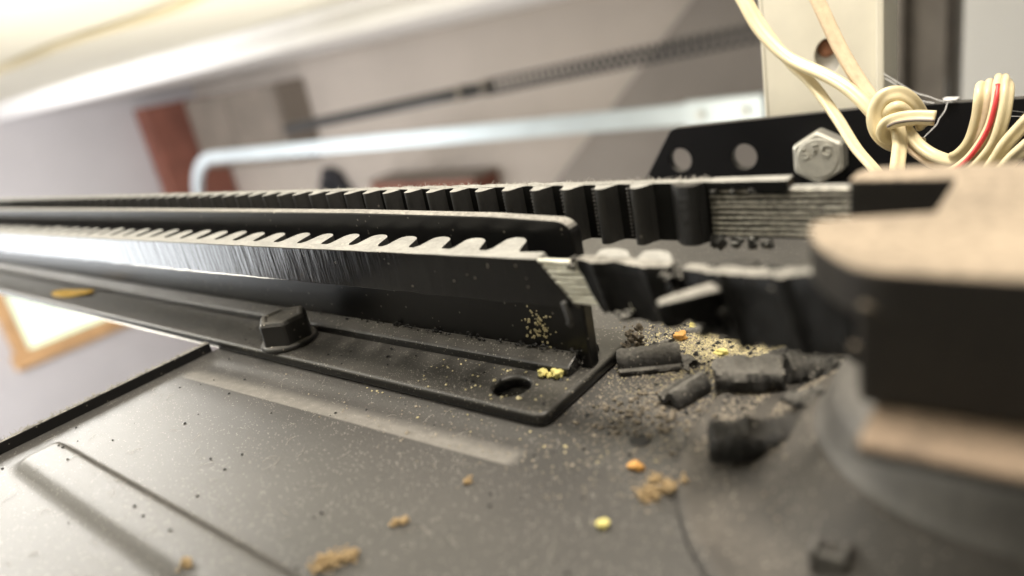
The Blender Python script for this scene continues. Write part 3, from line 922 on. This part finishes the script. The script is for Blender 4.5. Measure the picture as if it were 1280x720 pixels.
wire('loop', [(-24.9, 162.5, 22.5), (-25.4, 161.0, 25.5), (-26.8, 159.0, 28.6), (-28.9, 157.5, 30.3), (-31.3, 156.5, 29.7), (-32.5, 155.8, 26.8), (-31.9, 155.6, 23.4), (-29.9, 157, 20.6), (-27.6, 160, 19.4), (-25, 163, 18.5)], None, twin(1.05, .95), 'wire_plastic', KN)
wire('inner_loop', [(-30.6, 157.5, 24.5), (-30.0, 156.2, 27.2), (-28.4, 156.2, 28.0), (-27.0, 157.4, 26.4), (-26.4, 159.2, 24.0)], None, single(1.1), 'wire_plastic', KN)
wire('cut_stub', [(-29.4, 155.6, 21.6), (-30.5, 153.6, 23.2), (-29.9, 152.4, 25.1), (-27.8, 151.6, 26.2), (-24.7, 151.4, 26.5), (-21.3, 151.4, 26.1)], None, twin(0.95, .85), 'wire_plastic', KN)
wire('dark_stripe', [(-29.3, 151.3, 25.1), (-27.7, 150.6, 25.9), (-24.7, 150.4, 26.15), (-21.2, 150.4, 25.8)], None, single(0.27), 'wire_grey', KN)
wire('hanging_end', [(-28.4, 155.6, 26.2), (-28.1, 154.2, 24.6), (-27.4, 152.6, 21.6), (-26.9, 148.0, 18.4), (-26.3, 142.0, 14.6), (-26, 136, 10)], None, twin(0.95, .85), 'wire_plastic', KN)
wire('bell_wire', [(-28.0, 160.0, 23.2), (-24.8, 158.0, 19.5), (-21.4, 156.0, 17.6), (-18.5, 154.0, 17.6), (-15.9, 153.0, 20.5), (-14.7, 153.0, 24.9), (-14.4, 153.4, 29.0), (-14.6, 156, 30.2), (-15, 160, 28)],
     'cream wire sagging from the knot in a U, upper one of the pair', twin(0.85, .8))
wire('bell_wire', [(-28.7, 160.5, 21.6), (-25.5, 158.5, 18.3), (-21.0, 156.5, 15.8), (-17.4, 154.8, 16.2), (-14.8, 153.6, 20.0), (-13.3, 153.4, 24.7), (-13.1, 154.2, 29.0), (-13.4, 158, 30.2), (-14, 162, 28)],
     'cream wire sagging from the knot in a U, lower one of the pair', twin(0.85, .8), 'wire_pink')
w3 = wire('bell_wire', [(-26.0, 146.0, 10.5), (-21.4, 149.0, 13.8), (-17.0, 150.0, 16.5), (-14.3, 150.0, 19.6), (-12.3, 150.0, 23.9), (-11.5, 150.6, 28.4), (-11.6, 153, 31.0), (-12, 158, 31)],
          'cream flat wire carrying a red stripe right of the knot', twin(0.85, .8))
wire('red_stripe', [(-21.8, 148.0, 13.9), (-17.5, 149.0, 16.7), (-14.8, 149.0, 19.8), (-12.75, 149.0, 24.0), (-11.9, 149.6, 28.5), (-11.9, 151.6, 31.2)], None, single(0.42), 'wire_red', w3)
wire('bell_wire', [(-22, 146, 10), (-19.4, 149.0, 12.9), (-15.0, 149.4, 16.4), (-12.0, 149.0, 20.5), (-10.8, 149.2, 24.7), (-10.4, 150.4, 28.6), (-10.5, 153, 31.0), (-11, 158, 31)],
     'cream flat wire just right of the red striped one', twin(0.75, .7))
wire('bell_wire', [(-15.5, 146, 11), (-13.4, 147.0, 14.7), (-11.2, 147.0, 18.8), (-9.8, 147.0, 21.6), (-7.0, 148.0, 25.3), (-5.5, 149.0, 27.0), (-2, 151, 30)],
     'cream wire at the right edge slanting up out of view, upper one', twin(0.8, .75))
wire('bell_wire', [(-14, 144, 10), (-12.0, 145.0, 14.2), (-9.3, 145.0, 18.5), (-7.7, 145.0, 20.5), (-5.2, 146.0, 22.9), (-1, 148, 26)],
     'cream wire at the right edge slanting up out of view, lower one', twin(0.8, .75))

# cobweb between post and cabinet side
COB = empty('cobweb', (-25, 176, 27), 'thin white cobweb threads along the top edge of the bracket', 'cobweb')
rs = random.Random(11)
for a, b in (((-36.8, 186, 30.6), (-22.5, 184, 23.0)), ((-36.8, 187, 29.6), (-26.0, 184.2, 23.2)), ((-12.5, 160, 25.5), (-4, 183.5, 21.2)), ((-12.2, 160, 24.2), (2, 183.5, 20.5)), ((-23.4, 184, 23.1), (-25.5, 165, 19.5))):
    A, B = Vector(a), Vector(b)
    pts = [A.lerp(B, q / 6) + Vector((0, 0, -1.2 * math.sin(math.pi * q / 6))) + Vector((rs.uniform(-.2, .2), 0, rs.uniform(-.2, .2))) for q in range(7)]
    m = MB(); sweep(m, catmull(pts, 3), single(0.09)[::3], (0, 1, 0.1)); m.build('thread', 'web_silk', COB)
m = MB(); m.blob((-23.2, 184.4, 23.6), 0.9, 2, 0.6, (1.5, .5, .7), 8); m.build('tuft', 'web_silk', COB)

# ------------------------------------------------------------------ sheared teeth and crumbs
DG = 'sheared rubber belt teeth lying on the housing'
def ground(x, y):
    r = math.hypot(x - HC[0], y - HC[1])
    if r < 21: return 7.0
    if r < 27.8: return 1.8 + (27.8 - r) * 0.78
    if r < 36: return 1.27
    if r < 38: return 0.6
    return plate_h(x, y)
DOME = [(-0.5, 0), (-0.5, 0.2), (-0.46, 0.42), (-0.38, 0.66), (-0.26, 0.86), (-0.1, 0.98), (0.08, 1.0), (0.24, 0.9), (0.37, 0.7), (0.46, 0.44), (0.5, 0.2), (0.5, 0), (0.2, 0.02), (-0.2, 0.02)]
TOOTH = [(-0.5, 0), (-0.53, 0.12), (-0.5, 0.24), (-0.37, 0.3), (-0.35, 0.6), (-0.27, 0.85), (-0.1, 1.0), (0.1, 1.0), (0.27, 0.86), (0.35, 0.6), (0.37, 0.3), (0.5, 0.24), (0.53, 0.12), (0.5, 0), (0.2, 0.02), (-0.2, 0.02)]
WAVE = [(-0.5, 0), (-0.52, 0.3), (-0.42, 0.72), (-0.26, 0.97), (-0.08, 0.95), (0.06, 0.7), (0.16, 0.42), (0.28, 0.38), (0.4, 0.55), (0.5, 0.5), (0.53, 0.25), (0.45, 0.05), (0.22, 0.06), (0.04, 0.3), (-0.14, 0.5), (-0.3, 0.3)]
FLAT = [(-0.5, 0), (-0.52, 0.5), (-0.44, 0.8), (-0.3, 0.9), (-0.1, 0.86), (0.1, 0.95), (0.3, 1.0), (0.45, 0.85), (0.52, 0.5), (0.5, 0), (0.2, 0.02), (-0.2, 0.02)]
def chunk(a, b, w, h, label, seed, mat='debris_rubber', z=None, rough=0.25, prof=DOME, tip=0.0, lift=0.0):
    """sheared tooth lying between the ground points a and b"""
    A, B = Vector((a[0], a[1], 0)), Vector((b[0], b[1], 0))
    ax = (B - A); L = ax.length; ax.normalize()
    sd = Vector((-ax.y, ax.x, 0))
    c = (A + B) / 2
    z0 = (ground(c.x, c.y) if z is None else z) + 0.03
    n = 40 if L > 4 else 16
    rings = []
    for i in range(n + 1):
        q = i / n
        ring = []
        endf = min(1.0, min(q, 1 - q) * n / 2.0)
        for k, (u, vv) in enumerate(prof):
            p1 = Vector((q * L * 0.42, k * 0.30, seed * 3.7))
            nn = (noise.noise(p1) + 0.5 * noise.noise(p1 * 2.3) + 0.4 * noise.noise(p1 * 5.3)) * rough
            foot = (0.9 if vv < 0.3 else 0.5)
            e = 0.86 + 0.14 * endf
            off = nn * 2.2 * (1 - endf)
            ring.append(A + ax * (L * q + off) + sd * (u * w * e * (1 + nn * foot * 0.9)) + Vector((0, 0, z0 + tip * q + lift + max(0.0, vv * h * (0.5 + 0.5 * e) * (1 + nn * 0.7)))))
        rings.append(ring)
    m = MB(); m.loft(rings)
    o = m.build('rubber_tooth', mat, None, at=(c.x, c.y, z0), auto=42)
    tag(o, label, 'rubber piece', DG)
    return o
chunk((-57.4, 87.6), (-48.6, 92.6), 5.6, 3.6, 'smooth half round rubber tooth lying just right of the rail end', 1, rough=0.14, prof=TOOTH)
chunk((-44.6, 79.6), (-42.4, 86.6), 4.4, 3.0, 'short rubber tooth with rounded end facing the front, on the boss rim', 2, rough=0.12, prof=WAVE)
chunk((-39.8, 86.0), (-30.6, 89.4), 6.2, 3.0, 'broad rough grey rubber tooth in the middle of the debris', 3, rough=0.34, prof=FLAT, lift=0.5)
chunk((-33.0, 68.2), (-23.6, 73.6), 4.6, 3.6, 'black rubber tooth lying nearest to the front on the round boss', 4, rough=0.3, mat='clean_rubber', prof=FLAT)
chunk((-31.2, 71.6), (-23.8, 75.8), 1.5, 1.0, 'thin black strip lying on top of the nearest black tooth', 16, rough=0.5, mat='clean_rubber', z=4.3)
chunk((-31.0, 90.6), (-24.8, 95.0), 5.2, 3.0, 'rough black rubber lump right of the broad grey tooth', 5, rough=0.6)
chunk((-33.4, 99.0), (-25.8, 102.6), 4.4, 3.2, 'dark rubber tooth under the torn belt near the cover', 6, rough=0.35, prof=TOOTH)
chunk((-36.8, 94.2), (-31.6, 100.8), 1.3, 1.4, 'thin slanted rubber sliver beside the cover debris', 7, rough=0.4)
chunk((-26.0, 76.6), (-22.6, 79.4), 2.4, 1.6, 'small black rubber nugget behind the nearest black tooth', 8, rough=0.6)
chunk((-28.2, 91.0), (-24.0, 92.4), 2.6, 2.2, 'small dark rubber lump close to the hub', 9, rough=0.8)
chunk((-52.8, 104.0), (-50.2, 105.6), 1.8, 0.5, 'tiny flat rubber flake left of the golden dust', 10, rough=0.5)
chunk((-48.6, 105.6), (-45.2, 108.0), 2.4, 0.7, 'flat black rubber flake at the back of the golden dust', 12, rough=0.6)
chunk((-46.2, 103.4), (-42.6, 104.8), 2.4, 0.8, 'flat black rubber flake in the middle of the golden dust', 13, rough=0.6)
chunk((-55.4, 95.6), (-52.8, 97.6), 1.6, 1.3, 'small pointed rubber chip behind the smooth half round tooth', 14, rough=0.6)
chunk((-48.6, 93.4), (-46.0, 92.0), 2.6, 1.3, 'crumbly rubber bit touching the right end of the smooth tooth', 15, rough=0.9)

def scatter(name, spots, sizes, mat, kind='stuff', label=None, cat=None, seed=0, flat=0.6):
    """many tiny grains as one object; spots: list of (x, y, z)"""
    rs = random.Random(seed)
    m = MB()
    for (x, y, z) in spots:
        if math.hypot(x + 69.3, y - 73.7) < 3.3: continue
        r = rs.uniform(*sizes) * (1 if rs.random() > 0.08 else 1.7)
        a = rs.uniform(0, 6.28)
        vs = []
        for k in range(4):
            rr = r * rs.uniform(.7, 1.25)
            vs.append((x + rr * math.cos(a + k * 1.571), y + rr * math.sin(a + k * 1.571), z + r * flat * rs.uniform(.2, .7)))
        vs.append((x + r * .3 * rs.uniform(-1, 1), y + r * .3 * rs.uniform(-1, 1), z + r * flat * 1.7))
        vs.append((x, y, z - r * 0.2))
        m.add(vs, [(0, 1, 4), (1, 2, 4), (2, 3, 4), (3, 0, 4), (1, 0, 5), (2, 1, 5), (3, 2, 5), (0, 3, 5)])
    o = m.build(name, mat, None, fix=False)
    tag(o, label, cat, None, kind)
    return o
rs = random.Random(21)
def gauss_spots(cx, cy, sx, sy, n, rot=0.0):
    out = []
    for _ in range(n):
        a, b = rs.gauss(0, sx), rs.gauss(0, sy)
        x, y = cx + a * math.cos(rot) - b * math.sin(rot), cy + a * math.sin(rot) + b * math.cos(rot)
        if X_END > x and 66.5 < y < 98: continue
        if math.hypot(x - HC[0], y - HC[1]) < 23: continue
        out.append((x, y, ground(x, y)))
    return out
scatter('golden_dust', gauss_spots(-44, 101.5, 7.5, 4.6, 6500, 0.4) + gauss_spots(-38, 97, 6, 5, 1500) + gauss_spots(-50, 95, 6, 6, 1000), (0.05, 0.17), 'gold_dust',
        label='golden yellow grit heaped between the rail end and the cover', cat='grit', seed=2)
scatter('grey_grit', gauss_spots(-44, 74, 8, 7, 900) + gauss_spots(-31, 82, 6, 8, 2200) + gauss_spots(-44, 96, 10, 8, 2600) + gauss_spots(-50, 86, 6, 8, 700) + gauss_spots(-60, 62, 24, 4, 350), (0.06, 0.22), 'grey_dust',
        label='grey brown grit strewn around the sheared teeth', cat='grit', seed=3)
scatter('black_crumbs', gauss_spots(-42, 98, 8, 6, 200) + gauss_spots(-30, 92, 5, 6, 160) + gauss_spots(-44, 72, 7, 6, 16), (0.15, 0.5), 'black_crumb',
        label='small black rubber crumbs among the grit', cat='crumbs', seed=4)
# soil-like clods by the screw hole
m = MB()
for i in range(120):
    x, y = rs.gauss(-46.0, 4.4), rs.gauss(76.5, 3.0)
    if x < X_END + 1: continue
    m.blob((x, y, ground(x, y) + 0.2), rs.uniform(0.12, 0.45), 1, 0.6, (1.3, 1, .6), i)
o = m.build('dirt_clods', 'brown_dirt', None, smooth=True)
tag(o, 'crumbly brown dirt gathered round the small screw hole', 'dirt', None, 'stuff')

# dust specks and lint on plate and flange
spots = []
for _ in range(6500):
    x, y = rs.uniform(-152, -20), rs.uniform(5, 67)
    spots.append((x, y, ground(x, y)))
for _ in range(1500):
    x, y = rs.uniform(-150, -59.5), rs.uniform(68.2, 79)
    spots.append((x, y, 2.34))
for _ in range(900):
    x, y = rs.uniform(-95, -59.5), 67.6 + abs(rs.gauss(0, 4.0))
    spots.append((x, min(y, 79), 2.34))
for _ in range(900):
    x, y = rs.uniform(-110, -59.5), 79.3 + abs(rs.gauss(0, 1.5))
    spots.append((x, min(y, 82.3), 3.7 + min(y - 79.3, 2.6) * 0.5))
for _ in range(3000):
    x, y = rs.uniform(-110, -30), rs.uniform(99, 130)
    spots.append((x, y, ground(x, y)))
scatter('dust_specks', spots, (0.02, 0.062), 'lint', label='pale dust specks sprinkled over housing and rail', cat='dust', seed=6)
spots = []
for _ in range(75):
    x, y = rs.uniform(-150, -30), rs.uniform(8, 66)
    spots.append((x, y, ground(x, y)))
for _ in range(40):
    spots.append((rs.uniform(-150, -60), rs.uniform(68.5, 78), 2.34))
scatter('dark_specks', spots, (0.12, 0.34), 'black_crumb', label='dark specks scattered over the dusty housing top', cat='dust', seed=8)
spots = []
for _ in range(55):
    spots.append((rs.uniform(-90, -59.6), rs.uniform(68.3, 78.8), 2.34))
for _ in range(26):
    x, y = rs.uniform(-100, -40), 67 - abs(rs.gauss(0, 1.5))
    spots.append((x, y, ground(x, y)))
scatter('yellow_specks', spots, (0.10, 0.32), 'gold_dust', label='yellow specks on the rail flange near the hole', cat='dust', seed=9)
m = MB()
for i in range(110):
    x, y = rs.uniform(-152, -40), rs.uniform(6, 66)
    a = rs.uniform(0, 6.28); L = rs.uniform(0.8, 2.6); bend = rs.uniform(-.8, .8)
    pts = []
    for q in range(4):
        t = q / 3
        px, py = x + L * t * math.cos(a + bend * t), y + L * t * math.sin(a + bend * t)
        pts.append(Vector((px, py, ground(px, py) + 0.08 + 0.15 * math.sin(3.14 * t))))
    sweep(m, pts, [(0.03, 0), (0, 0.035), (-0.03, 0)], (0, 0, 1))
# fuzz standing on the plate lip and on belt edges
for i in range(420):
    y = rs.uniform(8, 66); a = rs.uniform(0, 6.28)
    p = Vector((-154.6 + rs.uniform(-.4, .4), y, 2.28))
    q = p + Vector((0.9 * math.cos(a), 0.9 * math.sin(a), rs.uniform(.2, 1.0))) * rs.uniform(.3, 1.0)
    sweep(m, [p, (p + q) / 2 + Vector((0, 0, .1)), q], [(0.05, 0), (0, 0.05), (-0.05, 0)], (0.1, 0.2, 1))
for i in range(420):
    x = -40 - abs(rs.gauss(0, 55)); a = rs.uniform(0, 6.28)
    p = Vector((x, FY + rs.uniform(0, 2), FZ + 0.05))
    q = p + Vector((0.6 * math.cos(a), 0.6 * math.sin(a), rs.uniform(.1, .8))) * rs.uniform(.3, 1.1)
    sweep(m, [p, (p + q) / 2 + Vector((0, 0, .08)), q], [(0.035, 0), (0, 0.035), (-0.035, 0)], (0.1, 0.2, 1))
o = m.build('lint_fibres', 'lint', None, fix=False)
tag(o, 'fine pale lint fibres on the housing and belt edges', 'lint', None, 'stuff')
# grit stuck on the web near its end
m = MB()
for i in range(70):
    x, z = rs.gauss(-68.8, 1.5), rs.gauss(9.0, 2.1)
    m.blob((x, 82.55, z), rs.uniform(0.10, 0.34), 1, 0.3, (1, .6, 1), i)
o = m.build('stuck_grit', 'gold_dust', None)
tag(o, 'patch of yellowish grit stuck low on the rail web near its end', 'grit', None, 'stuff')
m = MB()
for i in range(120):
    x = -60 - abs(rs.gauss(0, 40))
    m.blob((x, 82.3 - abs(rs.gauss(0, .4)), 5.0 + abs(rs.gauss(0, .5))), rs.uniform(0.10, 0.36), 1, 0.5, (1.2, .8, .8), i)
o = m.build('ledge_crumbs', 'black_crumb', None)
tag(o, 'dark crumbs lined up along the foot of the rail web', 'crumbs', None, 'stuff')
# fluffy dirt behind the web end
m = MB()
for i in range(60):
    m.blob((rs.gauss(-57.2, 1.0), rs.gauss(93.0, 1.4), abs(rs.gauss(1.0, 2.2)) + 0.3), rs.uniform(.2, .7), 1, .5, (1, 1, 1), i)
o = m.build('fluffy_dirt', 'brown_dirt', None)
tag(o, 'fluffy brown dirt piled behind the end of the rail web', 'dirt', None, 'stuff')

# single grains
GG = 'single bright grains'
def grain(c, r, mat, label, seed, sq=(1, 1, .9)):
    r *= 0.86
    m = MB(); m.blob((c[0], c[1], c[2] + r * sq[2] * 0.9), r, 3, 0.42, sq, seed)
    o = m.build('grain', mat, None, smooth=True, at=c)
    tag(o, label, 'grain', GG)
grain((-65.9, 78.0, 2.35), 0.95, 'yellow_grain', 'yellow grain, leftmost of three at the foot of the web end', 1)
grain((-64.6, 78.1, 2.35), 0.62, 'yellow_grain', 'smallest yellow grain, middle of three at the foot of the web end', 2)
grain((-63.2, 78.3, 2.35), 1.05, 'yellow_grain', 'largest yellow grain, rightmost of three at the foot of the web end', 3)
grain((-41.8, 64.4, 0.0), 0.95, 'orange_grain', 'orange grain on the housing just left of the round boss', 4, (1.2, 1, .7))
grain((-40.2, 53.0, 0.0), 0.85, 'yellow_grain', 'pale yellow grain on the bare housing near the front', 5, (1.1, 1, .7))
grain((-52.4, 100.8, 0.0), 1.1, 'orange_grain', 'orange crumb behind the pointed rubber chip', 6, (1.2, 1, .8))
grain((-43.6, 97.6, 0.0), 0.9, 'yellow_grain', 'yellow crumb in the golden dust', 7, (1.4, 1, .6))
grain((-51.8, 105.6, 0.0), 0.9, 'yellow_grain', 'yellow crumb beside the tiny flat rubber flake', 8, (1.2, 1, .7))

# tan dust clumps
def clump(c, parts, label, seed):
    rs2 = random.Random(seed)
    m = MB()
    for (dx, dy, r) in parts:
        for i in range(int(110 * r)):
            x, y = c[0] + dx + rs2.gauss(0, r * .5), c[1] + dy + rs2.gauss(0, r * .5)
            m.blob((x, y, ground(x, y) + abs(rs2.gauss(0.3, r * .35))), rs2.uniform(.09, .26), 1, .5, (1, 1, .8), i)
    o = m.build('dust_clump', 'tan_fluff', None, at=(c[0], c[1], 0))
    tag(o, label, 'dust clump', 'tan dust clumps on the housing')
clump((-37.8, 60.2), [(0, 0, 1.5), (1.8, 1.6, 1.0), (3.2, 2.4, .7), (-.6, 3.0, .8)], 'tan dust clump against the rim of the round boss', 1)
clump((-67.0, 33.8), [(0, 0, 1.4), (1.3, 1.4, 1.1), (-1.0, -1.2, 1.2)], 'large tan dust clump at the bottom edge of the picture', 2)
clump((-64.8, 42.2), [(0, 0, .6), (.8, .8, .5)], 'small tan dust clump up and right of the large bottom one', 3)
clump((-61.6, 52.9), [(0, 0, .5)], 'tiny brown dust crumb below the end of the pressed strip', 4)
clump((-82.5, 23.2), [(0, 0, .6), (.6, .2, .4)], 'small brown dust crumb on the raised rib at bottom left', 5)

# ochre chip on the rail
m = MB()
N = 20
top = []
for i in range(N):
    a = 2 * math.pi * i / N
    u, v_ = 11.0 * math.cos(a), 3.2 * math.sin(a) * (1 - 0.25 * math.cos(a))
    top.append((-258 + u, 74.6 + v_ + 0.18 * u, 2.5 + 0.9 * (1 - (v_ / 3.6) ** 2)))
m.loft([[(x, y, z - .35) for x, y, z in top], top])
o = m.build('yellow_leaf', 'ochre_leaf', None, at=(-258, 74.6, 2.4), smooth=False)
tag(o, 'flat ochre yellow leaf lying on the rail flange at far left', 'leaf')
